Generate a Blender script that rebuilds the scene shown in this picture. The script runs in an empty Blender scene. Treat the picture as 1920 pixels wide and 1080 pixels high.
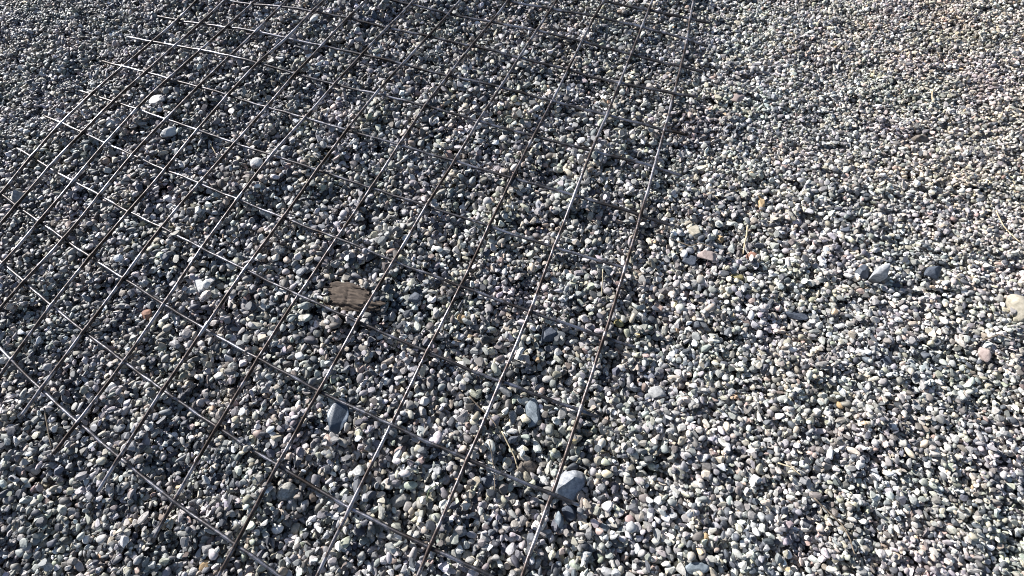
import bpy, bmesh, math, random
import numpy as np
from mathutils import Vector, Matrix, noise

# wire centre lines on the ground (metres)
LONG_WIRES = {
    0: [(0.082,0.1495),(0.0802,0.1864),(0.0775,0.2448),(0.0758,0.2746),(0.0724,0.3252),(0.0667,0.4001),(0.0624,0.4574),(0.0582,0.5059),(0.0519,0.5704),(0.0489,0.6089),(0.0425,0.6659),(0.036,0.7294),(0.0313,0.7793),(0.0227,0.8463),(0.0156,0.9084),(0.0009,1.0257),(-0.0117,1.1247),(-0.0242,1.2179),(-0.0401,1.3235),(-0.0581,1.4375),(-0.0885,1.5925)],
    1: [(-0.072,0.0962),(-0.074,0.1346),(-0.0763,0.1919),(-0.0811,0.2564),(-0.0814,0.2873),(-0.0845,0.3233),(-0.0881,0.3636),(-0.0912,0.4043),(-0.0935,0.4474),(-0.0986,0.508),(-0.1029,0.5612),(-0.1105,0.644),(-0.1185,0.7293),(-0.1211,0.7738),(-0.1307,0.877),(-0.1405,0.9812),(-0.1484,1.0797),(-0.1571,1.1688),(-0.1665,1.2698),(-0.178,1.3923),(-0.1905,1.5244)],
    2: [(-0.2264,-0.0033),(-0.2287,0.0312),(-0.232,0.0802),(-0.2364,0.1402),(-0.2386,0.1889),(-0.2422,0.245),(-0.2452,0.2868),(-0.2503,0.3667),(-0.2546,0.4215),(-0.2575,0.4777),(-0.2614,0.5376),(-0.2653,0.6006),(-0.268,0.6514),(-0.2732,0.7179),(-0.2764,0.7796),(-0.2812,0.8466),(-0.2864,0.9182),(-0.2923,0.9964),(-0.2977,1.0882),(-0.305,1.2128),(-0.3118,1.3287),(-0.3168,1.4398),(-0.319,1.5103)],
    3: [(-0.3833,-0.0812),(-0.3877,-0.0209),(-0.3939,0.0447),(-0.3997,0.1119),(-0.4031,0.1755),(-0.4061,0.2122),(-0.4081,0.2589),(-0.4105,0.2967),(-0.4134,0.3484),(-0.4186,0.4271),(-0.4211,0.4952),(-0.4252,0.5786),(-0.4271,0.6271),(-0.4315,0.7127),(-0.4333,0.7657),(-0.4358,0.8628),(-0.4412,0.9857),(-0.4418,1.1387),(-0.4448,1.2286),(-0.4469,1.3292),(-0.4476,1.4325),(-0.4487,1.4875)],
    4: [(-0.5364,-0.092),(-0.5399,-0.0712),(-0.5471,-0.011),(-0.554,0.0577),(-0.5577,0.1136),(-0.562,0.1819),(-0.5672,0.2551),(-0.5684,0.2896),(-0.572,0.3457),(-0.575,0.4035),(-0.5752,0.4344),(-0.5789,0.5145),(-0.5808,0.5746),(-0.5826,0.637),(-0.5851,0.7128),(-0.5855,0.758),(-0.5885,0.8441),(-0.5883,0.9147),(-0.5904,0.9959),(-0.5893,1.1064),(-0.589,1.2292),(-0.5864,1.322),(-0.5833,1.349),(-0.5798,1.4455)],
    5: [(-0.6791,-0.0765),(-0.6845,-0.0407),(-0.6905,0.0113),(-0.6944,0.0452),(-0.6992,0.0889),(-0.7042,0.1377),(-0.7111,0.2188),(-0.7152,0.2856),(-0.7244,0.4166),(-0.726,0.4779),(-0.7288,0.5621),(-0.7339,0.7096),(-0.7335,0.7356),(-0.7336,0.8394),(-0.7325,0.9772),(-0.7279,1.0923),(-0.7214,1.2294),(-0.7154,1.3261)],
    6: [(-0.8161,-0.0662),(-0.8223,-0.0111),(-0.8262,0.0345),(-0.8317,0.0886),(-0.8367,0.1405),(-0.8443,0.2279),(-0.8472,0.2642),(-0.8592,0.4156),(-0.8661,0.5536),(-0.8677,0.6155),(-0.8707,0.7017),(-0.8703,0.8352),(-0.8664,0.9735),(-0.8582,1.0823),(-0.85,1.2067),(-0.8397,1.3322)],
    7: [(-0.9398,-0.045),(-0.9542,0.0565),(-0.9661,0.1475),(-0.9677,0.1763),(-0.9799,0.3228),(-0.9868,0.4288),(-0.9906,0.5533),(-0.9928,0.6417),(-0.9936,0.6972),(-0.993,0.8053),(-0.9896,0.9591),(-0.9819,1.0875),(-0.9731,1.2092),(-0.9621,1.3068)],
    8: [(-1.0541,-0.0096),(-1.0637,0.0488),(-1.0755,0.1279),(-1.0795,0.1607),(-1.0914,0.2944),(-1.0994,0.4255),(-1.1024,0.4998),(-1.1071,0.576),(-1.112,0.6941),(-1.1144,0.821),(-1.11,0.9456),(-1.0916,1.0688)],
    9: [(-1.1828,0.0923),(-1.1897,0.1803),(-1.1974,0.3069),(-1.205,0.4323),(-1.2055,0.456),(-1.2107,0.5631),(-1.2155,0.6853),(-1.2171,0.8164),(-1.2145,0.9354),(-1.2061,1.0562)],
    10: [(-1.2827,0.1905),(-1.297,0.3076),(-1.3071,0.4379),(-1.3123,0.5604),(-1.3167,0.691),(-1.3155,0.8151),(-1.3133,0.9343),(-1.3095,1.0515),(-1.3049,1.1552)],
    11: [(-1.3807,0.256),(-1.3913,0.3231),(-1.394,0.3779),(-1.3987,0.4415),(-1.401,0.5629),(-1.4042,0.6834),(-1.406,0.8022),(-1.4083,0.9297),(-1.4079,1.0392),(-1.3966,1.1481)],
    12: [(-1.4652,0.3543),(-1.4784,0.4511),(-1.4868,0.5636),(-1.4959,0.6842),(-1.4984,0.796),(-1.4977,0.9143),(-1.492,1.0243)],
}
CROSS_WIRES = {
    0: [(-1.1355,0.0447),(-1.0686,0.0326),(-0.9633,0.0162),(-0.8751,0.0036),(-0.829,-0.0014),(-0.7284,-0.0131),(-0.6734,-0.0182),(-0.6295,-0.022),(-0.5739,-0.0268),(-0.5036,-0.03),(-0.4503,-0.0324),(-0.3925,-0.0333)],
    1: [(-1.3171,0.1962),(-1.2,0.1782),(-1.0886,0.1616),(-0.9781,0.148),(-0.8915,0.1384),(-0.8461,0.1336),(-0.7217,0.1221),(-0.6214,0.1152),(-0.5632,0.112),(-0.4692,0.1072),(-0.3875,0.1062),(-0.2931,0.1041),(-0.2462,0.1039),(-0.1113,0.1098),(-0.0036,0.1178)],
    2: [(-1.4857,0.3348),(-1.3076,0.3138),(-1.2077,0.3026),(-1.098,0.2914),(-0.9797,0.281),(-0.8501,0.2711),(-0.7062,0.2625),(-0.5694,0.2573),(-0.4771,0.2554),(-0.4081,0.2552),(-0.3199,0.2554),(-0.1713,0.2591),(-0.0889,0.2629),(-0.0285,0.266),(0.0646,0.2721),(0.1237,0.2765)],
    3: [(-1.5574,0.4592),(-1.4109,0.445),(-1.3148,0.438),(-1.2199,0.4322),(-1.1099,0.4264),(-0.9938,0.4211),(-0.862,0.4168),(-0.7276,0.4123),(-0.5828,0.4092),(-0.4943,0.4088),(-0.4234,0.4096),(-0.3256,0.4108),(-0.1958,0.4122),(-0.1391,0.4139),(-0.0962,0.4168),(-0.0161,0.4201),(0.0245,0.4223),(0.0613,0.4255),(0.0974,0.4275)],
    4: [(-1.5661,0.572),(-1.4961,0.5686),(-1.4108,0.566),(-1.3199,0.5637),(-1.2239,0.5625),(-1.1042,0.5609),(-1.0006,0.5601),(-0.8744,0.5597),(-0.7338,0.5606),(-0.5868,0.5619),(-0.4702,0.5632),(-0.3969,0.5629),(-0.2547,0.5665),(-0.1624,0.5684),(-0.1005,0.5694),(-0.0271,0.5714),(0.0457,0.573),(0.111,0.5758)],
    5: [(-1.567,0.6877),(-1.4179,0.6865),(-1.3253,0.6881),(-1.2218,0.6905),(-1.1151,0.6939),(-1.0,0.6991),(-0.8723,0.7054),(-0.7448,0.711),(-0.5908,0.7158),(-0.4392,0.7198),(-0.2838,0.7229),(-0.1127,0.7237),(-0.038,0.7241),(0.0408,0.7244)],
    6: [(-1.5787,0.797),(-1.5049,0.8023),(-1.416,0.8079),(-1.3222,0.8146),(-1.2268,0.82),(-1.1173,0.8264),(-1.0034,0.832),(-0.8775,0.8384),(-0.7396,0.8455),(-0.5841,0.8532),(-0.4286,0.8602),(-0.2873,0.862),(-0.1334,0.8641),(-0.0891,0.8625),(0.0131,0.8602),(0.0944,0.8573)],
    7: [(-1.5923,0.908),(-1.5101,0.9186),(-1.4219,0.9291),(-1.3174,0.9385),(-1.2192,0.9459),(-1.1294,0.9537),(-0.9982,0.9638),(-0.8726,0.973),(-0.7409,0.9811),(-0.5955,0.9884),(-0.4528,0.9944),(-0.2817,0.9984),(-0.1483,0.999),(0.0171,0.9968),(0.0686,0.9927)],
    8: [(-1.572,1.018),(-1.5016,1.0283),(-1.4097,1.0403),(-1.317,1.0522),(-1.2098,1.0636),(-1.0997,1.0743),(-0.9814,1.0841),(-0.8512,1.0944),(-0.7313,1.104),(-0.5993,1.1112),(-0.4498,1.1189),(-0.3087,1.1213),(-0.1506,1.1195),(-0.0088,1.1142),(0.0433,1.1097)],
    9: [(-1.3135,1.1608),(-1.1924,1.1785),(-1.0889,1.1913),(-0.9889,1.2051),(-0.856,1.2182),(-0.7265,1.2319),(-0.5903,1.2383),(-0.4488,1.2405),(-0.3083,1.2423),(-0.1631,1.2359),(-0.03,1.2309)],
    10: [(-0.9543,1.3205),(-0.8431,1.3308),(-0.7252,1.3394),(-0.5865,1.3484),(-0.4551,1.3528),(-0.3159,1.3529),(-0.1711,1.3475),(-0.0322,1.3348),(0.015,1.3289)],
    11: [(-0.5759,1.4454),(-0.4544,1.4527),(-0.3284,1.4562),(-0.1853,1.4519),(-0.0533,1.4348),(-0.0005,1.4254)],
    12: [(-0.3071,1.5346),(-0.1863,1.529),(-0.079,1.525),(-0.0411,1.521)],
}

rng = np.random.default_rng(7)
random.seed(7)
scene = bpy.context.scene
COL = scene.collection

# ------------------------------------------------------------------ camera
W, H, F = 1920.0, 1080.0, 1000.0
ROT = np.array([[0.89176350, 0.43348150, -0.12981387],
                [0.32952093, -0.81871509, -0.47023564],
                [-0.31011903, 0.37656260, -0.87294146]])      # rows: right, down, forward
EYE = np.array([0.17878547, 0.19058364, 0.99196680])

cam_data = bpy.data.cameras.new('camera')
cam_data.sensor_width = 36.0
cam_data.lens = F / W * 36.0
cam_data.clip_start = 0.02
cam_data.clip_end = 500.0
cam = bpy.data.objects.new('camera', cam_data)
COL.objects.link(cam)
m = Matrix.Identity(4)
for r in range(3):
    m[r][0] = ROT[0][r]
    m[r][1] = -ROT[1][r]
    m[r][2] = -ROT[2][r]
    m[r][3] = EYE[r]
cam.matrix_world = m
scene.camera = cam

# ------------------------------------------------------------------ light
SUN_ELEV, SUN_AZ = math.radians(29), math.radians(168)   # azimuth from +X towards +Y
world = bpy.data.worlds.new('World')
scene.world = world
world.use_nodes = True
nt = world.node_tree
bg = nt.nodes['Background']
sky = nt.nodes.new('ShaderNodeTexSky')
sky.sky_type = 'NISHITA'
sky.sun_disc = False
sky.sun_elevation = SUN_ELEV
sky.sun_rotation = math.radians(90) - SUN_AZ
nt.links.new(sky.outputs['Color'], bg.inputs['Color'])
bg.inputs['Strength'].default_value = 0.062
sun_data = bpy.data.lights.new('sun', 'SUN')
sun_data.energy = 5.0
sun_data.angle = math.radians(0.5)
sun_data.color = (1.0, 0.97, 0.93)
sun = bpy.data.objects.new('sun', sun_data)
sdir = Vector((math.cos(SUN_ELEV) * math.cos(SUN_AZ), math.cos(SUN_ELEV) * math.sin(SUN_AZ), math.sin(SUN_ELEV)))
sun.rotation_euler = sdir.to_track_quat('Z', 'Y').to_euler()
sun.location = sdir * 10
COL.objects.link(sun)
scene.view_settings.view_transform = 'Standard'
scene.view_settings.look = 'None'
scene.view_settings.exposure = 1.03
scene.view_settings.gamma = 1.0
scene.cycles.pixel_filter_type = 'BLACKMAN_HARRIS'
scene.cycles.filter_width = 1.0
scene.cycles.max_bounces = 5
scene.cycles.diffuse_bounces = 3

# ------------------------------------------------------------------ the lie of the land
def dome(x, y):
    """height of the gravel surface: a shallow trough, rising gently to the far left and more to the right"""
    r = np.log1p(np.exp(np.clip((x - 0.16) / 0.09, -40, 40))) * 0.09
    l = np.log1p(np.exp(np.clip((-x - 0.75) / 0.30, -40, 40))) * 0.30
    z = 0.13 * r / (1 + 0.25 * r) + 0.125 * l / (1 + 0.45 * l)
    return z

def edge_x(y):
    """where the right end wire of the mesh runs"""
    return np.interp(y, [-0.5] + [q[1] for q in LONG_WIRES[0]], [LONG_WIRES[0][0][0] + 0.01] + [q[0] for q in LONG_WIRES[0]])

def terrain(x, y):
    """dome() with the small humps, hollows and ruts of walked-on gravel"""
    x = np.asarray(x, float); y = np.asarray(y, float)
    z = dome(x, y)
    z = z + 0.0050 * np.sin(7.1 * x + 2.3 * y + 0.6) * np.sin(-2.9 * x + 8.3 * y + 1.1)
    z = z + 0.0032 * np.sin(17.3 * x - 6.1 * y + 2.0) * np.sin(7.7 * x + 15.9 * y + 0.3)
    z = z + 0.0018 * np.sin(31.0 * x + 13.0 * y) * np.sin(-12.0 * x + 37.0 * y + 2.2)
    e = x - edge_x(y)
    z = z + 0.006 * np.exp(-((e + 0.012) / 0.022) ** 2) - 0.010 * np.exp(-((e - 0.024) / 0.018) ** 2)
    return z

def ray(px, py):
    return ROT.T @ np.array([(px - W / 2) / F, (py - H / 2) / F, 1.0])

def at(px, py, h=0.0):
    """point of the gravel surface seen at a pixel of the 1920x1080 photograph, and pixels per metre there"""
    d = ray(px, py)
    t = -EYE[2] / d[2]
    for _ in range(60):
        p = EYE + d * t
        t -= (p[2] - dome(p[0], p[1]) - h) / d[2]
    return EYE + d * t, F / t

# gravel size over the ground (metres): coarse in the middle, finer towards the right
anch = [(960,1060,17),(500,1040,15.5),(1400,1040,15),(1880,1040,11),(50,1040,12.5),(960,800,16),(500,800,14.5),
        (1400,800,14),(1880,800,10),(50,800,12),(960,540,13.5),(500,540,12.5),(1400,540,11.5),(1880,540,8.5),
        (50,540,10),(960,300,11),(500,300,10),(1400,300,9.5),(1880,300,7),(50,300,8.5),(960,60,8),(500,60,7.6),
        (1400,60,7),(1880,60,5.4),(50,60,6.5)]
def qbasis(x, y):
    x = np.asarray(x, float); y = np.asarray(y, float)
    return np.stack([np.ones_like(x), x, y, x * x, x * y, y * y], -1)
aw = [(at(a, b), c) for a, b, c in anch]
coef = np.linalg.lstsq(qbasis([p[0][0] for p, c in aw], [p[0][1] for p, c in aw]),
                       np.log([c / p[1] for p, c in aw]), rcond=None)[0]
def gsize(x, y):
    patch = 1 + 0.09 * np.sin(5.3 * x + 2.1 * y + 1.0) * np.sin(-3.1 * x + 6.7 * y) + 0.05 * np.sin(13.0 * x - 9.0 * y)
    return np.clip(np.exp(qbasis(x, y) @ coef) * 0.67 * patch, 0.0050, 0.0135)

# ------------------------------------------------------------------ gravel packing: pebbles dropped one by one on a height field
CELL = 0.0015
corners = [at(a, b)[0][:2] for a, b in ((0, 0), (960, 0), (1920, 0), (1920, 540), (1920, 1080), (960, 1080), (0, 1080), (0, 540))]
cen = np.mean(corners, 0)
poly = np.array([c + (c - cen) / np.linalg.norm(c - cen) * 0.38 for c in corners])
X0, Y0 = poly.min(0) - 0.05
X1, Y1 = poly.max(0) + 0.05
NX, NY = int((X1 - X0) / CELL), int((Y1 - Y0) / CELL)
HT = np.zeros((NX, NY), np.float32)
BLOCK = np.zeros((NX, NY), bool)

def inside(x, y):
    ok = np.zeros(x.shape, bool)
    n = len(poly)
    j = n - 1
    for i in range(n):
        xi, yi = poly[i]; xj, yj = poly[j]
        c = ((yi > y) != (yj > y)) & (x < (xj - xi) * (y - yi) / (yj - yi + 1e-12) + xi)
        ok ^= c
        j = i
    return ok

def spots(n):
    """random places inside the patch, denser where the gravel is finer"""
    out = []
    got = 0
    smin = 0.0050
    while got < n:
        x = rng.uniform(X0, X1, 60000); y = rng.uniform(Y0, Y1, 60000)
        keep = inside(x, y)
        x, y = x[keep], y[keep]
        s = gsize(x, y)
        keep = rng.random(len(x)) < (smin / s) ** 2
        out.append(np.stack([x[keep], y[keep], s[keep]], 1)); got += keep.sum()
    return np.concatenate(out)[:n]

def count_for(layers):
    x = rng.uniform(X0, X1, 200000); y = rng.uniform(Y0, Y1, 200000)
    k = inside(x, y)
    area = (X1 - X0) * (Y1 - Y0) * k.mean()
    return int(layers * area * np.mean(1 / (0.70 * gsize(x[k], y[k]) ** 2)))

def euler_mats(yaw, tilt, tdir, spin):
    n = len(yaw)
    def rz(a):
        R = np.zeros((n, 3, 3)); R[:, 0, 0] = np.cos(a); R[:, 0, 1] = -np.sin(a)
        R[:, 1, 0] = np.sin(a); R[:, 1, 1] = np.cos(a); R[:, 2, 2] = 1
        return R
    def rx(a):
        R = np.zeros((n, 3, 3)); R[:, 0, 0] = 1; R[:, 1, 1] = np.cos(a); R[:, 1, 2] = -np.sin(a)
        R[:, 2, 1] = np.sin(a); R[:, 2, 2] = np.cos(a)
        return R
    return rz(tdir) @ rx(tilt) @ rz(-tdir + yaw)

def make_batch(n):
    P = spots(n)
    s = P[:, 2] * np.exp(rng.normal(-0.02, 0.36, n))
    s = np.clip(s, 0.42 * P[:, 2], 1.9 * P[:, 2])
    el = np.exp(rng.normal(0.13, 0.12, n))
    fl = np.clip(rng.normal(0.58, 0.15, n), 0.30, 0.98)
    ax = np.stack([s * el / 2, s / el / 2, s * fl / 2], 1)
    R = euler_mats(rng.uniform(0, 2 * math.pi, n), np.abs(rng.normal(0, 0.42, n)), rng.uniform(0, 2 * math.pi, n), None)
    return P[:, :2].copy(), ax, R

PEB = []      # (centres, axes, rotations)
def drop(n, tries):
    C2, ax, R = make_batch(n)
    M = np.einsum('nij,nj,nkj->nik', R, 1 / ax ** 2, R)
    z = np.zeros(n); keep = np.ones(n, bool)
    rad = (np.maximum(ax[:, 0], ax[:, 1]) / CELL).astype(int) + 1
    jit = rng.normal(0, 1.0, (n, tries, 2)) * ax[:, :1, None] * 1.3
    jit[:, 0] = 0
    for i in range(n):
        k = int(rad[i])
        o = np.arange(-k, k + 1) * CELL
        gx = o[:, None]; gy = o[None, :]
        m = M[i]
        b = m[0, 2] * gx + m[1, 2] * gy
        q = m[0, 0] * gx * gx + 2 * m[0, 1] * gx * gy + m[1, 1] * gy * gy - 1
        disc = b * b - m[2, 2] * q
        ok = disc > 0
        sq = np.sqrt(np.maximum(disc, 0)) / m[2, 2]
        lowz = -b / m[2, 2] - sq
        best = None
        for t in range(tries):
            cx = int((C2[i, 0] + jit[i, t, 0] - X0) / CELL); cy = int((C2[i, 1] + jit[i, t, 1] - Y0) / CELL)
            if cx - k < 0 or cy - k < 0 or cx + k + 1 > NX or cy + k + 1 > NY or BLOCK[cx, cy]:
                continue
            patch = HT[cx - k:cx + k + 1, cy - k:cy + k + 1]
            rest = float((patch - lowz)[ok].max())
            if best is None or rest < best[0]:
                best = (rest, cx, cy)
        if best is None:
            keep[i] = False
            continue
        rest, cx, cy = best
        rest -= 0.28 * ax[i, 2]
        patch = HT[cx - k:cx + k + 1, cy - k:cy + k + 1]
        top = np.where(ok, rest - b / m[2, 2] + sq, -1)
        np.maximum(patch, top, out=patch)
        z[i] = rest
        C2[i, 0] = X0 + (cx + rng.random()) * CELL; C2[i, 1] = Y0 + (cy + rng.random()) * CELL
    PEB.append((np.concatenate([C2, z[:, None]], 1)[keep], ax[keep], R[keep]))

def window(x, y, r):
    a = max(0, int((x - r - X0) / CELL)); b = min(NX, int((x + r - X0) / CELL) + 1)
    c = max(0, int((y - r - Y0) / CELL)); d = min(NY, int((y + r - Y0) / CELL) + 1)
    return slice(a, b), slice(c, d)

drop(count_for(1.15), 2)
drop(count_for(1.05), 3)
TOP = float(np.mean(HT[HT > 0.002]))      # height of the gravel surface over its bed; it is put at dome() level

# ------------------------------------------------------------------ materials
def mat_new(name):
    mt = bpy.data.materials.new(name)
    mt.use_nodes = True
    return mt, mt.node_tree, mt.node_tree.nodes['Principled BSDF']

def ramp(nt, stops):
    n = nt.nodes.new('ShaderNodeValToRGB')
    e = n.color_ramp.elements
    while len(e) < len(stops):
        e.new(0.5)
    for k, (p, c) in enumerate(stops):
        e[k].position = p
        e[k].color = (*c, 1)
    return n

def tex_coord(nt):
    return nt.nodes.new('ShaderNodeTexCoord')

def stone_material(name, dark, light, scale=90.0, rough=0.7, vein=None, vein_scale=60.0, spec=0.4, bump=0.5):
    mt, nt, bs = mat_new(name)
    tc = tex_coord(nt)
    n1 = nt.nodes.new('ShaderNodeTexNoise'); n1.inputs['Scale'].default_value = scale
    n1.inputs['Detail'].default_value = 6; n1.inputs['Roughness'].default_value = 0.65
    nt.links.new(tc.outputs['Object'], n1.inputs['Vector'])
    rp = ramp(nt, [(0.33, dark), (0.67, light)])
    nt.links.new(n1.outputs['Fac'], rp.inputs['Fac'])
    col = rp.outputs['Color']
    if vein:
        wv = nt.nodes.new('ShaderNodeTexWave'); wv.inputs['Scale'].default_value = vein_scale
        wv.inputs['Distortion'].default_value = 2.0; wv.inputs['Detail'].default_value = 3
        nt.links.new(tc.outputs['Object'], wv.inputs['Vector'])
        r2 = ramp(nt, [(0.90, (0, 0, 0)), (0.97, (1, 1, 1))])
        nt.links.new(wv.outputs['Fac'], r2.inputs['Fac'])
        mx = nt.nodes.new('ShaderNodeMix'); mx.data_type = 'RGBA'
        nt.links.new(r2.outputs['Color'], mx.inputs['Factor'])
        nt.links.new(col, mx.inputs['A'])
        mx.inputs['B'].default_value = (*vein, 1)
        col = mx.outputs['Result']
    nt.links.new(col, bs.inputs['Base Color'])
    bs.inputs['Roughness'].default_value = rough
    bs.inputs['Specular IOR Level'].default_value = spec
    n2 = nt.nodes.new('ShaderNodeTexNoise'); n2.inputs['Scale'].default_value = scale * 6
    n2.inputs['Detail'].default_value = 4
    nt.links.new(tc.outputs['Object'], n2.inputs['Vector'])
    bp = nt.nodes.new('ShaderNodeBump'); bp.inputs['Strength'].default_value = bump
    bp.inputs['Distance'].default_value = 0.001
    nt.links.new(n2.outputs['Fac'], bp.inputs['Height'])
    nt.links.new(bp.outputs['Normal'], bs.inputs['Normal'])
    return mt

def tag(o, label=None, cat=None, group=None, kind=None):
    if label: o['label'] = label
    if cat: o['category'] = cat
    if group: o['group'] = group
    if kind: o['kind'] = kind
    return o

def link_mesh(name, verts, faces, mat, smooth=True, parent=None):
    me = bpy.data.meshes.new(name)
    me.from_pydata([tuple(v) for v in verts], [], [tuple(f) for f in faces])
    me.update()
    if smooth:
        me.polygons.foreach_set('use_smooth', np.ones(len(me.polygons), bool))
    me.materials.append(mat)
    o = bpy.data.objects.new(name, me)
    COL.objects.link(o)
    if parent:
        o.parent = parent
    return o

def ico(sub):
    bm = bmesh.new()
    bmesh.ops.create_icosphere(bm, subdivisions=sub, radius=1.0)
    v = np.array([x.co[:] for x in bm.verts])
    f = np.array([[x.index for x in fc.verts] for fc in bm.faces])
    bm.free()
    return v, f

ICO = {k: ico(k) for k in (2, 3, 4, 5)}

def cut_rock(sub, seed, cuts, depth, lump, fine=0.0):
    """a unit rock: sphere with soft lumps, shaved flat by some planes"""
    r = np.random.default_rng(seed)
    v = ICO[sub][0].copy()
    off = r.uniform(-20, 20, 3)
    for i in range(len(v)):
        p = Vector(v[i] * 0.9 + off)
        k = 1 + lump * noise.noise(p)
        v[i] *= k
    for _ in range(cuts):
        n = r.normal(size=3); n /= np.linalg.norm(n)
        d = r.uniform(*depth)
        s = v @ n
        over = s > d
        v[over] -= np.outer((s[over] - d) * 0.93, n)
    if fine:
        for i in range(len(v)):
            p = Vector(v[i] * 4.0 + off)
            v[i] *= 1 + fine * noise.fractal(p, 1.0, 2.0, 3)
    lo, hi = v.min(0), v.max(0)
    v = (v - (lo + hi) / 2) / ((hi - lo) / 2)
    return v

# ------------------------------------------------------------------ single stones that stand out
# ground axes as the camera sees them: e1 to the picture's right, e2 away
e1 = np.array([ROT[0][0], ROT[0][1]]); e1 /= np.linalg.norm(e1)
e2 = np.array([-e1[1], e1[0]])

def rock_frame(px, py, yaw):
    p, s = at(px, py)
    a = math.radians(yaw)
    d1 = e1 * math.cos(a) + e2 * math.sin(a)
    d2 = -e1 * math.sin(a) + e2 * math.cos(a)
    return p, s, d1, d2

PITS = []        # footprints from which top pebbles make way
def seat(x, y, d1, d2, L, D, hgt, embed, pit=0.8):
    """where a stone of half sizes L, D rests: returns its base height, marks its footprint"""
    r = max(L, D) * 1.1
    sx, sy = window(x, y, r)
    gx = X0 + (np.arange(sx.start, sx.stop) + 0.5) * CELL - x
    gy = Y0 + (np.arange(sy.start, sy.stop) + 0.5) * CELL - y
    u = (gx[:, None] * d1[0] + gy[None, :] * d1[1]) / L
    v = (gx[:, None] * d2[0] + gy[None, :] * d2[1]) / D
    q = u * u + v * v
    base = float(np.percentile(HT[sx, sy][q < 1], 45)) if (q < 1).any() else TOP
    zc = base + hgt * (1 - 2 * embed) 
    PITS.append((x, y, d1, d2, L, D, base - 0.004, pit))
    ell = np.where(q < 1, zc + hgt * np.sqrt(np.maximum(0, 1 - q)) * 0.8, -1)
    HT[sx, sy] = np.maximum(HT[sx, sy], ell)
    return zc

def put_stone(name, label, cat, px, py, wpx, hpx, mat, yaw=0.0, flat=0.55, seed=1, cuts=7, depth=(0.55, 0.85),
              lump=0.35, fine=0.03, sub=4, embed=0.47, tilt=0.0, group=None, flatshade=False, stand=None, taper=0.0):
    p, s, d1, d2 = rock_frame(px, py, yaw)
    v = p - EYE; v /= np.linalg.norm(v)
    sp = max(0.5, -v[2])
    L = wpx / s / 2 * 1.07
    D = hpx / s / sp / 2
    hz = flat * min(L, D) if stand is None else stand / s / 2
    zc = seat(p[0], p[1], d1, d2, L * 0.92, D * 0.92, hz, embed)
    sh = cut_rock(sub, seed, cuts, depth, lump, fine)
    sh[:, :2] *= (1 - taper * (sh[:, 2:3] + 1) / 2)
    ca, sa = math.cos(tilt), math.sin(tilt)
    loc = sh * np.array([L, D, hz])
    loc = np.stack([loc[:, 0] * ca - loc[:, 2] * sa, loc[:, 1], loc[:, 0] * sa + loc[:, 2] * ca], 1)
    o = link_mesh(name, loc, ICO[sub][1], mat, smooth=not flatshade)
    o.location = (p[0], p[1], float(terrain(p[0], p[1])) - TOP + zc)
    o.rotation_euler = (0, 0, math.atan2(d1[1], d1[0]))
    tag(o, label, cat, group)
    return o

SLATE = stone_material('slate_stone', (0.035, 0.044, 0.062), (0.085, 0.10, 0.13), 70, 0.6, spec=0.4)
SLATE_PALE = stone_material('pale_slate', (0.075, 0.095, 0.115), (0.25, 0.29, 0.325), 80, 0.55)
SLATE_VEIN = stone_material('veined_slate', (0.030, 0.042, 0.062), (0.065, 0.085, 0.115), 70, 0.5, vein=(0.50, 0.56, 0.62), vein_scale=9, spec=0.4)
GREY = stone_material('grey_stone', (0.17, 0.175, 0.18), (0.40, 0.40, 0.40), 120, 0.75)
SPECK = stone_material('speckled_stone', (0.14, 0.14, 0.13), (0.52, 0.50, 0.46), 260, 0.8)
WHITE = stone_material('white_stone', (0.40, 0.40, 0.41), (0.66, 0.65, 0.63), 90, 0.7)
BEIGE = stone_material('beige_stone', (0.22, 0.20, 0.155), (0.44, 0.40, 0.33), 110, 0.75)
PINK = stone_material('pink_stone', (0.20, 0.155, 0.145), (0.36, 0.30, 0.28), 110, 0.75)
OCHRE = stone_material('ochre_stone', (0.28, 0.19, 0.10), (0.50, 0.36, 0.21), 110, 0.7)
BROWN = stone_material('brown_stone', (0.07, 0.06, 0.05), (0.20, 0.17, 0.15), 110, 0.8)
GREEN = stone_material('greenish_stone', (0.22, 0.25, 0.20), (0.44, 0.48, 0.40), 110, 0.7)
ROCKBLUE = stone_material('bluish_rock', (0.16, 0.175, 0.20), (0.44, 0.45, 0.48), 140, 0.75)

GS = 'larger stones scattered on the gravel'
def st(*a, **k):
    return put_stone(*a, group=GS, **k)

st('slate_stone', 'dark blue slate stone with pale streaks, its long side beside the mesh wire', 'stone', 640, 783, 40, 62, SLATE_VEIN, yaw=-8, flat=0.65, seed=111, cuts=10, depth=(0.5, 0.8), lump=0.0, fine=0.02, embed=0.4)
st('slate_stone', 'pale blue grey slate slab, narrow and upright, inside the lower mesh cells', 'stone', 1000, 776, 32, 60, SLATE_PALE, yaw=-4, flat=0.7, seed=143, cuts=14, depth=(0.38, 0.7), lump=0.0, fine=0.03, embed=0.32, taper=0.2)
st('slate_stone', 'small dark navy slate stone with a flat angular top, above the pale slate slab', 'stone', 1029, 630, 30, 26, SLATE, yaw=10, flat=0.7, seed=15, cuts=10, depth=(0.45, 0.75), lump=0.1)
st('rock', 'big blue grey rock with rough lit face under the end wire of the mesh', 'rock', 1070, 912, 62, 56, ROCKBLUE, yaw=20, flat=0.95, seed=17, cuts=9, depth=(0.5, 0.8), lump=0.45, fine=0.05, embed=0.4)
st('rock', 'dark brown weathered stone with ridged top at the tip of the long straw', 'rock', 986, 877, 46, 36, BROWN, yaw=12, flat=0.8, seed=19, cuts=6, lump=0.5, fine=0.07, embed=0.45)
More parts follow.
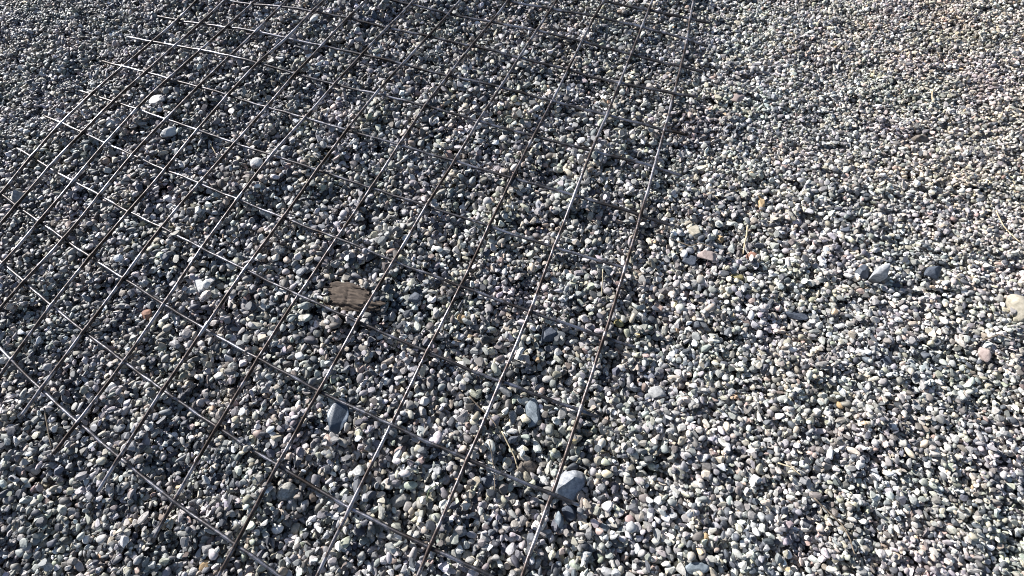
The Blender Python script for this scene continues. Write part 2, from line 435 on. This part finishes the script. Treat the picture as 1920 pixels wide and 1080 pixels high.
st('quartz_stone', 'knobbly white quartz stone, the larger of a white pair in the left mesh cells', 'stone', 382, 543, 24, 24, WHITE, yaw=30, flat=0.85, seed=21, lump=0.6)
st('quartz_stone', 'round white quartz pebble, the smaller of a white pair in the left mesh cells', 'stone', 402, 543, 15, 13, WHITE, flat=0.8, seed=22, cuts=3)
st('quartz_stone', 'long white stone lying in the upper left mesh cells', 'stone', 300, 194, 27, 15, WHITE, yaw=22, flat=0.6, seed=23, cuts=8)
st('stone', 'thin white bar shaped stone pointing up beside the upper left mesh wires', 'stone', 324, 256, 30, 12, WHITE, yaw=27, flat=0.8, seed=24, cuts=4, lump=0.2, embed=0.25)
st('rock', 'pale wedge shaped rock by the left edge above a bright wire', 'rock', 37, 369, 27, 22, GREY, yaw=32, flat=1.0, seed=26, cuts=9, depth=(0.5, 0.8), embed=0.3, taper=0.35)
st('stone', 'flat triangular beige stone just right of the mesh', 'stone', 1303, 437, 24, 25, BEIGE, yaw=-15, flat=0.5, seed=28, cuts=9, depth=(0.4, 0.75), embed=0.3)
st('stone', 'flat pinkish grey stone below the triangular beige stone', 'stone', 1326, 484, 36, 20, PINK, yaw=-18, flat=0.6, seed=30, cuts=9, embed=0.35)
st('rock', 'tall pointed blue grey rock standing alone on the open gravel', 'rock', 1642, 522, 40, 30, ROCKBLUE, yaw=10, seed=32, cuts=10, depth=(0.55, 0.85), lump=0.25, fine=0.04, stand=66, embed=0.22, taper=0.62)
st('slate_stone', 'dark slate stone leaning on the left foot of the tall pointed rock', 'stone', 1618, 510, 24, 26, SLATE, yaw=-20, flat=0.8, seed=33, cuts=10, embed=0.45)
st('slate_stone', 'broken dark blue slate stone right of the tall pointed rock', 'stone', 1749, 514, 36, 22, SLATE, yaw=14, flat=0.7, seed=35, cuts=11, depth=(0.4, 0.7), embed=0.35)
st('rock', 'rounded beige rock cut by the right edge of the frame', 'rock', 1914, 577, 36, 40, BEIGE, yaw=5, flat=1.0, seed=37, cuts=6, depth=(0.6, 0.9), embed=0.35)
st('slate_stone', 'long flat dark slate chip on the open gravel', 'stone', 1497, 588, 44, 17, SLATE, yaw=-12, flat=0.55, seed=39, cuts=12, depth=(0.4, 0.75), lump=0.1, embed=0.35)
st('stone', 'smooth flat pinkish pebble high on the open gravel', 'pebble', 1383, 187, 24, 15, PINK, yaw=15, flat=0.5, seed=41, cuts=2, lump=0.2, embed=0.35)
st('stone', 'round pale speckled stone between the two left lower long wires', 'stone', 538, 922, 32, 30, SPECK, flat=0.8, seed=43, cuts=7, embed=0.45)
st('stone', 'wide speckled grey stone between the lower long wires', 'stone', 746, 938, 42, 24, SPECK, yaw=6, flat=0.7, seed=45, cuts=7)
st('stone', 'smooth oval light green pebble beside a lower long wire', 'pebble', 773, 912, 26, 15, GREEN, yaw=6, flat=0.6, seed=47, cuts=1, lump=0.1, embed=0.35)
st('stone', 'smooth white oval pebble beside the upper mesh wires', 'pebble', 489, 314, 20, 14, WHITE, yaw=-5, flat=0.7, seed=49, cuts=1, lump=0.15, embed=0.35)
st('slate_stone', 'bluish slate stone at the bottom edge of the frame', 'stone', 1306, 1065, 46, 22, SLATE_PALE, yaw=4, flat=0.6, seed=51, cuts=10, lump=0.1)
st('slate_stone', 'dark angular slate stone with a pale edge, far right on the open gravel', 'stone', 1662, 674, 28, 28, SLATE, yaw=-25, flat=0.7, seed=53, cuts=11, depth=(0.4, 0.75))
st('stone', 'reddish brown upright stone near the right edge', 'stone', 1847, 664, 17, 25, PINK, yaw=-10, flat=0.9, seed=55, cuts=7)
st('stone', 'plain grey stone right of the lower end of the mesh', 'stone', 1231, 737, 27, 26, GREY, yaw=20, flat=0.7, seed=57, cuts=8)
st('stone', 'bright orange pebble near the bottom of the open gravel', 'pebble', 1323, 1007, 16, 16, OCHRE, flat=0.8, seed=59, cuts=4, lump=0.2)
st('stone', 'small orange pebble on the open gravel to the right', 'pebble', 1575, 760, 13, 13, OCHRE, flat=0.8, seed=61, cuts=4, lump=0.2)
st('stone', 'upright orange and cream stone right of the mesh', 'pebble', 1427, 381, 12, 25, OCHRE, yaw=-8, flat=0.9, seed=63, cuts=6)
st('stone', 'small yellow stone between the triangular stone and the pale straw', 'pebble', 1351, 443, 15, 15, OCHRE, flat=0.8, seed=65, cuts=7)
st('stone', 'brown lumpy stone far up on the right of the gravel', 'stone', 1731, 251, 26, 16, BROWN, yaw=-12, flat=0.8, seed=67, cuts=5, lump=0.5)
st('stone', 'flat grey oval stone in the lower left mesh cells', 'stone', 228, 804, 24, 12, GREY, yaw=2, flat=0.5, seed=69, cuts=2, lump=0.15, embed=0.35)
st('quartz_stone', 'long lilac white stone in the lower left mesh cells', 'stone', 213, 727, 24, 14, WHITE, yaw=18, flat=0.6, seed=71, cuts=6)
st('slate_stone', 'small dark slate stone resting in the shade below the big rock', 'stone', 1068, 962, 26, 30, SLATE, yaw=8, flat=0.7, seed=73, cuts=10)
st('slate_stone', 'long pale slate stone standing just below the big rock', 'stone', 1049, 975, 16, 30, SLATE_PALE, yaw=-6, flat=0.9, seed=75, cuts=8)
st('stone', 'blue triangular stone chip right of the lowest end wire', 'stone', 1132, 990, 22, 16, SLATE_PALE, yaw=-4, flat=0.5, seed=77, cuts=11, depth=(0.35, 0.7))
st('stone', 'round cream pebble close right of the big rock', 'pebble', 1122, 866, 16, 16, BEIGE, flat=0.85, seed=79, cuts=2, lump=0.15, embed=0.35)
st('stone', 'round pale speckled pebble left of the lowest end wire', 'pebble', 961, 932, 18, 20, SPECK, flat=0.8, seed=81, cuts=2, lump=0.2, embed=0.4)
st('slate_stone', 'flat dark green grey stone at the foot of the brown weathered stone', 'stone', 920, 905, 32, 22, SLATE, yaw=-5, flat=0.5, seed=83, cuts=9)
st('stone', 'pale yellow stone near the top edge right of the mesh', 'stone', 1384, 38, 13, 10, BEIGE, flat=0.7, seed=85, cuts=5)
st('stone', 'dark navy stone in the left mesh cells near the reddish patch', 'stone', 322, 487, 15, 15, SLATE, flat=0.7, seed=87, cuts=8)
st('stone', 'blocky cream stone lying in the bottom left mesh cells', 'stone', 526, 823, 20, 15, BEIGE, yaw=-8, flat=0.8, seed=89, cuts=9, depth=(0.5, 0.8))
st('stone', 'orange brown stone by the left bottom long wire', 'stone', 384, 1061, 20, 17, OCHRE, flat=0.8, seed=91, cuts=5)
st('stone', 'olive rounded stone near the bottom end of the mesh', 'stone', 1078, 1060, 22, 21, GREEN, flat=0.8, seed=93, cuts=5)

RUST = stone_material('rust_red_stone', (0.17, 0.085, 0.06), (0.34, 0.19, 0.14), 110, 0.75)
OLIVE = stone_material('olive_stone', (0.13, 0.115, 0.05), (0.34, 0.30, 0.15), 110, 0.75)
st('stone', 'rust red stone at the foot of the pale straw right of the mesh', 'stone', 1411, 476, 20, 15, RUST, yaw=10, flat=0.7, seed=121)
st('stone', 'dark olive stone lying lowest of the dark debris right of the mesh edge', 'stone', 1384, 517, 22, 16, OLIVE, yaw=-10, flat=0.7, seed=123)
st('slate_stone', 'dark slate stone immediately left of the flat pinkish grey stone', 'stone', 1293, 490, 26, 20, SLATE, yaw=8, flat=0.5, seed=125)
st('stone', 'dull red stone in the reddish patch of the left mesh cells', 'stone', 278, 592, 20, 16, RUST, yaw=-6, flat=0.7, seed=127)
st('stone', 'ochre stone in the yellowish patch just right of the bark chunk', 'pebble', 868, 602, 16, 15, OCHRE, yaw=12, flat=0.8, seed=129)
st('stone', 'olive yellow pebble hard against the end wire of the mesh', 'pebble', 1160, 607, 18, 16, OLIVE, flat=0.8, seed=131, cuts=3)
st('slate_stone', 'dark slate stone under the wires between the bark chunk and the ochre stone', 'stone', 782, 566, 24, 18, SLATE, yaw=5, flat=0.6, seed=133)

# bark: one fissured slab broken across its middle
def bark():
    mt, nt, bs = mat_new('bark')
    tc = tex_coord(nt)
    n1 = nt.nodes.new('ShaderNodeTexNoise'); n1.inputs['Scale'].default_value = 60
    n1.inputs['Detail'].default_value = 8; n1.inputs['Distortion'].default_value = 1.0
    mp = nt.nodes.new('ShaderNodeMapping'); mp.inputs['Scale'].default_value = (0.7, 1.9, 1.0)
    nt.links.new(tc.outputs['Object'], mp.inputs['Vector']); nt.links.new(mp.outputs['Vector'], n1.inputs['Vector'])
    rp = ramp(nt, [(0.30, (0.025, 0.018, 0.014)), (0.48, (0.060, 0.044, 0.034)), (0.74, (0.125, 0.095, 0.073))])
    nt.links.new(n1.outputs['Fac'], rp.inputs['Fac']); nt.links.new(rp.outputs['Color'], bs.inputs['Base Color'])
    bs.inputs['Roughness'].default_value = 0.95
    px, py, yaw = 664, 566, -17
    p, s, d1, d2 = rock_frame(px, py, yaw)
    L, D, hz = 126 / s / 2, 48 / s / 0.85 / 2, 0.010
    zc = seat(p[0], p[1], d1, d2, L * 0.95, D * 0.95, hz, 0.30, 0.72)
    v = cut_rock(5, 101, 5, (0.6, 0.9), 0.5, 0.0)
    out = []
    for q in v:
        x, y, z = q
        e = 1 + 0.20 * noise.noise(Vector((x * 3.1, y * 2.3, 4.4))) + 0.13 * noise.noise(Vector((x * 9.0, y * 8.0, 1.4)))
        g = noise.fractal(Vector((x * 3.2 + 0.8 * noise.noise(Vector((x * 4, y * 4, 1))), y * 8.5, z * 2.0)), 0.9, 2.0, 4)
        crack = math.exp(-((x + 0.10 + 0.14 * y) / 0.055) ** 2)
        step = 0.25 if x < -0.10 - 0.14 * y else 0.0
        zz = z * (1.0 + step) + 0.30 * g * (1 if z > -0.2 else 0.2) - 0.22 * crack * max(z, 0)
        out.append((x * L * e, y * D * e * (1.0 - 0.18 * x), zz * hz))
    o = link_mesh('bark_chunk', out, ICO[5][1], mt)
    o.location = (p[0], p[1], float(terrain(p[0], p[1])) - TOP + zc)
    o.rotation_euler = (0, 0, math.atan2(d1[1], d1[0]))
    tag(o, 'brown fissured chunk of tree bark lying under the mesh wires', 'bark')
bark()


def height(x, y, r=0.004):
    sx, sy = window(x, y, r)
    w = HT[sx, sy]
    return float(w.max()) if w.size else TOP

# ------------------------------------------------------------------ gravel as one mesh
def build_gravel():
    P = np.concatenate([q[0] for q in PEB]); A = np.concatenate([q[1] for q in PEB]); R = np.concatenate([q[2] for q in PEB])
    # pebbles buried well under the finished surface are left out
    k = np.clip(((P[:, :2] - [X0, Y0]) / CELL).astype(int), 0, [NX - 1, NY - 1])
    nb = np.full(len(P), 9.0)
    for dx in (-5, 0, 5):
        for dy in (-5, 0, 5):
            nb = np.minimum(nb, HT[np.clip(k[:, 0] + dx, 0, NX - 1), np.clip(k[:, 1] + dy, 0, NY - 1)] - P[:, 2])
    vis = nb < 0.019
    for x, y, d1, d2, L, D, zb, pit in PITS:
        dx, dy = P[:, 0] - x, P[:, 1] - y
        u = (dx * d1[0] + dy * d1[1]) / L; v = (dx * d2[0] + dy * d2[1]) / D
        vis &= ~((u * u + v * v < pit) & (P[:, 2] > zb - 0.004))
    P, A, R = P[vis], A[vis], R[vis]
    n = len(P)
    protos = []
    for q in range(28):
        if q < 4:
            protos.append(cut_rock(2, 300 + q, 2, (0.7, 0.95), 0.35))
        else:
            protos.append(cut_rock(2, 300 + q, 9, (0.36, 0.72), 0.35))
    protos = np.array(protos)
    fac = ICO[2][1]
    nv, nf = protos.shape[1], len(fac)
    which = rng.integers(0, len(protos), n)
    V = protos[which] * A[:, None, :] * 1.06
    V = np.einsum('nij,nvj->nvi', R, V) + P[:, None, :]
    V[:, :, 2] += (terrain(P[:, 0], P[:, 1]) - TOP)[:, None]
    Fc = (np.arange(n) * nv)[:, None, None] + fac[None]
    # stone colours (linear): greys and blue greys, some warm, few strong ones
    pal = np.array([
        (0.25,0.248,0.243,26),(0.35,0.340,0.320,27),(0.60,0.585,0.55,13),(0.42,0.378,0.305,13),
        (0.068,0.074,0.087,14),(0.30,0.30,0.245,4),(0.32,0.245,0.21,2),(0.48,0.36,0.23,0.3),(0.15,0.138,0.127,10)])
    cols, wts = pal[:, :3], pal[:, 3]
    # neighbourhoods differ a little in their mix of stone
    ci = rng.choice(len(cols), n, p=wts / wts.sum())
    c = cols[ci].copy()
    c *= np.exp(rng.normal(0, 0.26, (n, 1)))
    hue = rng.normal(0, 0.03, (n, 3))
    loc = np.array([[noise.noise(Vector((x * 9, y * 9, 3))), noise.noise(Vector((x * 9, y * 9, 30))), noise.noise(Vector((x * 9, y * 9, 60)))] for x, y in P[:, :2]])
    loc[:, 1] = 0.55 * loc[:, 1] - 0.10
    c *= 1 + hue + 0.08 * loc
    # warmer, dustier stone towards the far right
    wr = np.clip((P[:, 0] * 0.75 + P[:, 1] * 0.45 - 0.80) / 0.5, 0, 1)[:, None]
    c *= 1 + wr * np.array([0.12, 0.03, -0.05])
    # the loose strip right of the mesh is coloured a little paler
    e = np.clip((P[:, 0] - edge_x(P[:, 1]) - 0.03) / 0.12, 0, 1)[:, None]
    c = c * (1 + 0.10 * e) + 0.012 * e
    # shaded look of the left side painted into the pebble colours, deepening leftwards
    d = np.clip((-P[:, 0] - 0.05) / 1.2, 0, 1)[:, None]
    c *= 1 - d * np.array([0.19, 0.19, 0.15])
    c = np.clip(c, 0.02, 0.82)
    me = bpy.data.meshes.new('gravel')
    me.vertices.add(n * nv); me.loops.add(n * nf * 3); me.polygons.add(n * nf)
    me.vertices.foreach_set('co', V.astype(np.float32).ravel())
    me.loops.foreach_set('vertex_index', Fc.astype(np.int32).ravel())
    me.polygons.foreach_set('loop_start', (np.arange(n * nf) * 3).astype(np.int32))
    me.polygons.foreach_set('loop_total', np.full(n * nf, 3, np.int32))
    sm = np.repeat((which < 11), nf)
    me.polygons.foreach_set('use_smooth', sm)
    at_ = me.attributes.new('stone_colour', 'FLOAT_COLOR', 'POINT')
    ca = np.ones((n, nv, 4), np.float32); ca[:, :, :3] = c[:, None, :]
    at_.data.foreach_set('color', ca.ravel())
    me.update(calc_edges=True)
    mt, nt, bs = mat_new('gravel_stone')
    an = nt.nodes.new('ShaderNodeAttribute'); an.attribute_name = 'stone_colour'
    tc = tex_coord(nt)
    n1 = nt.nodes.new('ShaderNodeTexNoise'); n1.inputs['Scale'].default_value = 260
    n1.inputs['Detail'].default_value = 5; n1.inputs['Roughness'].default_value = 0.7
    nt.links.new(tc.outputs['Object'], n1.inputs['Vector'])
    rp = ramp(nt, [(0.30, (0.62, 0.62, 0.62)), (0.70, (1.25, 1.25, 1.25))])
    nt.links.new(n1.outputs['Fac'], rp.inputs['Fac'])
    mx = nt.nodes.new('ShaderNodeMix'); mx.data_type = 'RGBA'; mx.blend_type = 'MULTIPLY'
    mx.inputs['Factor'].default_value = 1
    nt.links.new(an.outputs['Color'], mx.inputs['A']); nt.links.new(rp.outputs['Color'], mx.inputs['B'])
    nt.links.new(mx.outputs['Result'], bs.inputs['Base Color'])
    bs.inputs['Roughness'].default_value = 0.62
    bs.inputs['Specular IOR Level'].default_value = 0.45
    me.materials.append(mt)
    o = bpy.data.objects.new('gravel', me)
    COL.objects.link(o)
    tag(o, 'loose rounded grey gravel covering the ground', 'gravel', kind='stuff')
build_gravel()

# ------------------------------------------------------------------ ground bed under the gravel, out to the horizon
def build_ground():
    mt, nt, bs = mat_new('gravel_bed')
    tc = tex_coord(nt)
    vo = nt.nodes.new('ShaderNodeTexVoronoi'); vo.inputs['Scale'].default_value = 95
    nt.links.new(tc.outputs['Object'], vo.inputs['Vector'])
    sep = nt.nodes.new('ShaderNodeSeparateColor')
    nt.links.new(vo.outputs['Color'], sep.inputs['Color'])
    rp = ramp(nt, [(0.0, (0.02, 0.022, 0.025)), (0.5, (0.075, 0.076, 0.077)), (1.0, (0.20, 0.195, 0.185))])
    nt.links.new(sep.outputs['Red'], rp.inputs['Fac'])
    nt.links.new(rp.outputs['Color'], bs.inputs['Base Color'])
    bs.inputs['Roughness'].default_value = 0.9
    mth = nt.nodes.new('ShaderNodeMath'); mth.operation = 'MULTIPLY'; mth.inputs[1].default_value = -1
    nt.links.new(vo.outputs['Distance'], mth.inputs[0])
    bp = nt.nodes.new('ShaderNodeBump'); bp.inputs['Strength'].default_value = 1.0; bp.inputs['Distance'].default_value = 0.012
    nt.links.new(mth.outputs[0], bp.inputs['Height']); nt.links.new(bp.outputs['Normal'], bs.inputs['Normal'])
    ticks = np.concatenate([-np.geomspace(120, 4.2, 14), np.linspace(-4, 4, 161), np.geomspace(4.2, 120, 14)])
    vs = []; fs = []
    n = len(ticks)
    for x in ticks:
        for y in ticks:
            # level with the gravel tops where the loose stones have run out
            gap = 0.0 if bool(inside(np.array([x]), np.array([y]))[0]) else 1.0
            vs.append((x, y, float(dome(x, y)) - (TOP + 0.006) * (1 - gap) - 0.004 * gap))
    for a in range(n - 1):
        for b in range(n - 1):
            fs.append((a * n + b, (a + 1) * n + b, (a + 1) * n + b + 1, a * n + b + 1))
    o = link_mesh('ground', vs, fs, mt)
    tag(o, kind='structure')
build_ground()

# ------------------------------------------------------------------ welded wire mesh
def wire_material(name, stops, rough, metallic):
    mt, nt, bs = mat_new(name)
    tc = tex_coord(nt)
    n1 = nt.nodes.new('ShaderNodeTexNoise'); n1.inputs['Scale'].default_value = 17
    n1.inputs['Detail'].default_value = 7; n1.inputs['Roughness'].default_value = 0.7
    nt.links.new(tc.outputs['Object'], n1.inputs['Vector'])
    rp = ramp(nt, stops)
    nt.links.new(n1.outputs['Fac'], rp.inputs['Fac']); nt.links.new(rp.outputs['Color'], bs.inputs['Base Color'])
    r2 = ramp(nt, [(0.36, (rough[0],) * 3), (0.62, (rough[1],) * 3)])
    nt.links.new(n1.outputs['Fac'], r2.inputs['Fac']); nt.links.new(r2.outputs['Color'], bs.inputs['Roughness'])
    bs.inputs['Metallic'].default_value = metallic
    n2 = nt.nodes.new('ShaderNodeTexNoise'); n2.inputs['Scale'].default_value = 420; n2.inputs['Detail'].default_value = 3
    nt.links.new(tc.outputs['Object'], n2.inputs['Vector'])
    bp = nt.nodes.new('ShaderNodeBump'); bp.inputs['Strength'].default_value = 0.35; bp.inputs['Distance'].default_value = 0.0006
    nt.links.new(n2.outputs['Fac'], bp.inputs['Height']); nt.links.new(bp.outputs['Normal'], bs.inputs['Normal'])
    return mt

def tube(path, radius, sides=8):
    path = np.asarray(path, float)
    n = len(path)
    rad = np.broadcast_to(radius, (n,)) if np.ndim(radius) <= 1 else radius
    tan = np.gradient(path, axis=0); tan /= np.linalg.norm(tan, axis=1)[:, None]
    up = np.array([0, 0, 1.0])
    vs = []
    for i in range(n):
        a = np.cross(tan[i], up); a /= np.linalg.norm(a) + 1e-9
        b = np.cross(a, tan[i])
        for k in range(sides):
            t = 2 * math.pi * k / sides
            vs.append(path[i] + rad[i] * (a * math.cos(t) + b * math.sin(t)))
    fs = []
    for i in range(n - 1):
        for k in range(sides):
            k2 = (k + 1) % sides
            fs.append((i * sides + k, i * sides + k2, (i + 1) * sides + k2, (i + 1) * sides + k))
    fs.append(tuple(range(sides))[::-1]); fs.append(tuple((n - 1) * sides + k for k in range(sides)))
    return vs, fs

RW = 0.0034
def resample(pts, step, ext0=0.0, ext1=0.0):
    p = np.array(pts, float)
    if ext0:
        d = p[0] - p[min(3, len(p) - 1)]; p = np.vstack([p[0] + d / np.linalg.norm(d) * ext0, p])
    if ext1:
        d = p[-1] - p[-1 - min(3, len(p) - 1)]; p = np.vstack([p, p[-1] + d / np.linalg.norm(d) * ext1])
    s = np.concatenate([[0], np.cumsum(np.linalg.norm(np.diff(p, axis=0), axis=1))])
    t = np.arange(0, s[-1], step)
    t = np.append(t, s[-1])
    x = np.interp(t, s, p[:, 0]); y = np.interp(t, s, p[:, 1])
    ker = np.exp(-np.linspace(-2, 2, 9) ** 2 / 2); ker /= ker.sum()
    xs = np.convolve(np.pad(x, 4, mode='reflect', reflect_type='odd'), ker, 'valid')
    ys = np.convolve(np.pad(y, 4, mode='reflect', reflect_type='odd'), ker, 'valid')
    return xs, ys

def ride(xs, ys, step):
    h = np.array([height(x, y, 0.0035) for x, y in zip(xs, ys)])
    h = np.where(h < 0.004, TOP, h) - TOP + terrain(xs, ys) - dome(xs, ys)
    k = int(0.24 / step)
    t = np.linspace(-2.2, 2.2, 2 * k + 1); ker = np.exp(-t * t / 2); ker /= ker.sum()
    return np.convolve(np.pad(h, k, mode='edge'), ker, 'valid')

def build_wires():
    finish = {'long': wire_material('rusty_steel', [(0.40, (0.022, 0.014, 0.011)), (0.50, (0.070, 0.056, 0.054)), (0.61, (0.34, 0.33, 0.36))], (0.58, 0.36), 0.68),
              'cross': wire_material('bare_steel', [(0.36, (0.03, 0.024, 0.022)), (0.50, (0.085, 0.080, 0.084)), (0.61, (0.36, 0.35, 0.385))], (0.50, 0.30), 0.97)}
    root = bpy.data.objects.new('wire_mesh', None)
    root.empty_display_size = 0.1
    root.location = (0, 0, 0)
    COL.objects.link(root)
    tag(root, 'rusty welded steel wire mesh sheet with square cells lying on the gravel', 'wire mesh')
    step = 0.008
    dense = {}
    for kind, table in (('cross', CROSS_WIRES), ('long', LONG_WIRES)):
        dense[kind] = np.concatenate([np.stack(resample(p_, 0.004), 1) for p_ in table.values()])
    low_ext = {3: .03, 8: .10, 9: .20, 10: .30, 11: .36, 12: .45}
    for kind, table in (('cross', CROSS_WIRES), ('long', LONG_WIRES)):
        for k, pts in table.items():
            if kind == 'long':
                e0 = low_ext.get(k, 0.0)
                e1_ = 0.35 if k <= 7 else (0.30 if k == 8 else 0.22)
                if k in (0, 1, 2):
                    e0 = 0.05
            else:
                e0 = {0: 0.75, 1: 0.45, 2: 0.2, 9: .35, 10: .75, 11: 1.1, 12: 1.4}.get(k, 0.0)
                e1_ = {0: .25, 1: .12, 9: .06, 10: .0, 11: .0, 12: .02}.get(k, 0.0)
            xs, ys = resample(pts, step, e0, e1_)
            z = ride(xs, ys, step)
            w = np.array([noise.noise(Vector((x * 7 + k * 3.1, y * 7, 11.0 if kind == 'long' else 5.0))) for x, y in zip(xs, ys)])
            w2 = np.array([noise.noise(Vector((x * 22, y * 22 + k * 5.3, 3.0))) for x, y in zip(xs, ys)])
            z = z + 0.0030 * w + 0.0008 * w2
            if kind == 'long':
                z = z + 0.0115 + 0.005 * np.clip((-xs - 0.5) / 0.6, 0, 1) + 1.85 * RW
                if k == 0:
                    z = z + 0.014 * np.exp(-((ys - 0.75) / 0.35) ** 2)
                if k == 1:
                    z = z + 0.007 * np.exp(-((ys - 0.75) / 0.4) ** 2)
                xs = xs + 0.0014 * w2 + 0.0015 * w
            else:
                z = z + 0.0115 + 0.005 * np.clip((-xs - 0.5) / 0.6, 0, 1)
                z = z + 0.012 * np.clip((xs + 0.25) / 0.3, 0, 1)
                ys = ys + 0.0014 * w2 + 0.0015 * w
            path = np.stack([xs, ys, dome(xs, ys) + z], 1)
            # weld lumps where the wires cross
            oth = dense['cross' if kind == 'long' else 'long']
            dist = np.array([np.min((oth[:, 0] - x) ** 2 + (oth[:, 1] - y) ** 2) ** 0.5 for x, y in zip(xs, ys)])
            vs, fs = tube(path, RW * (1 + 0.10 * w2 + 0.28 * np.exp(-(dist / 0.006) ** 2)))
            o = link_mesh('wire', vs, fs, finish[kind], parent=root)
build_wires()

# ------------------------------------------------------------------ dry twigs and straws
def twig_material(name, c0, c1):
    return stone_material(name, c0, c1, 150, 0.85, spec=0.2)
STRAW = twig_material('dry_straw', (0.34, 0.27, 0.17), (0.62, 0.53, 0.38))
TWIG = twig_material('dry_twig', (0.10, 0.08, 0.06), (0.26, 0.21, 0.16))
GREENSTEM = twig_material('green_stem', (0.10, 0.13, 0.08), (0.22, 0.26, 0.15))
GT = 'dry twigs and straws lying on the gravel'
def twig(name, label, px, width, mat, lift=0.004, cat='twig'):
    P = []
    for x, y in px:
        p, s = at(x, y)
        P.append((p[0], p[1]))
    P = np.array(P)
    s_ = np.concatenate([[0], np.cumsum(np.linalg.norm(np.diff(P, axis=0), axis=1))])
    t = np.linspace(0, s_[-1], max(8, int(s_[-1] / 0.006)))
    xs = np.interp(t, s_, P[:, 0]); ys = np.interp(t, s_, P[:, 1])
    z = np.array([height(x, y, 0.006) for x, y in zip(xs, ys)]) - TOP
    zl = np.polyval(np.polyfit(t, z, 2), t) + lift
    wob = np.array([noise.noise(Vector((x * 60, y * 60, 9))) for x, y in zip(xs, ys)]) * 0.0012
    path = np.stack([xs + wob, ys - wob, terrain(xs, ys) + zl], 1)
    r = width / 2 * np.linspace(1.0, 0.6, len(t))
    o_ = path[0].copy()
    vs, fs = tube(path - o_, r, 6)
    o = link_mesh(name, vs, fs, mat)
    o.location = o_
    tag(o, label, cat, GT)
twig('straw', 'long pale straw leaning across the gravel right of the triangular stone', [(1402, 424), (1399, 445), (1393, 476)], 0.0042, STRAW, cat='straw')
twig('straw', 'long pale straw running down to the brown weathered stone', [(945, 815), (957, 840), (967, 860), (974, 886)], 0.0030, STRAW, cat='straw')
twig('twig', 'thin brown twig crossing a long wire above the brown weathered stone', [(886, 752), (905, 772), (928, 795), (945, 822)], 0.0026, TWIG)
twig('straw', 'short upright straw inside the mesh left of the end wire', [(1130, 520), (1129, 540), (1128, 562)], 0.0022, STRAW, cat='straw')
twig('twig', 'curved brown twig at the bottom right of the gravel', [(1522, 935), (1552, 960), (1578, 983), (1590, 1012), (1592, 1040)], 0.0030, TWIG)
twig('straw', 'thin straw far right below the upper corner', [(1864, 398), (1882, 425), (1912, 458)], 0.0024, STRAW, cat='straw')
twig('straw', 'forked dry grass bit high in the left mesh cells', [(398, 272), (405, 284), (414, 299)], 0.0032, STRAW, cat='straw')
twig('twig', 'dark stem in the lower left mesh cells crossing a cross wire', [(100, 770), (106, 800), (116, 842)], 0.0030, TWIG)
twig('stem', 'arched green stem beside the lower long wires', [(806, 942), (814, 925), (830, 910)], 0.0022, GREENSTEM, lift=0.008, cat='stem')
twig('twig', 'thin dark twig beside the flat green grey stone', [(926, 838), (931, 880), (934, 925)], 0.0020, TWIG, lift=0.008)
twig('twig', 'dark bent twig in the debris close right of the mesh edge', [(1268, 462), (1290, 470), (1312, 466), (1332, 474)], 0.0032, TWIG)
twig('twig', 'short dark twig below the long flat dark slate chip', [(1470, 632), (1496, 640), (1520, 637)], 0.0030, TWIG)
twig('straw', 'pale crooked straw at the lower right between small orange pebbles', [(1452, 872), (1476, 880), (1496, 896)], 0.0028, STRAW, cat='straw')
twig('twig', 'brown twig lying far right under the rounded beige rock', [(1838, 640), (1866, 632), (1890, 640)], 0.0026, TWIG)
twig('straw', 'short pale straw left of the tall pointed rock, high on the gravel', [(1749, 168), (1747, 196)], 0.0034, STRAW, cat='straw')
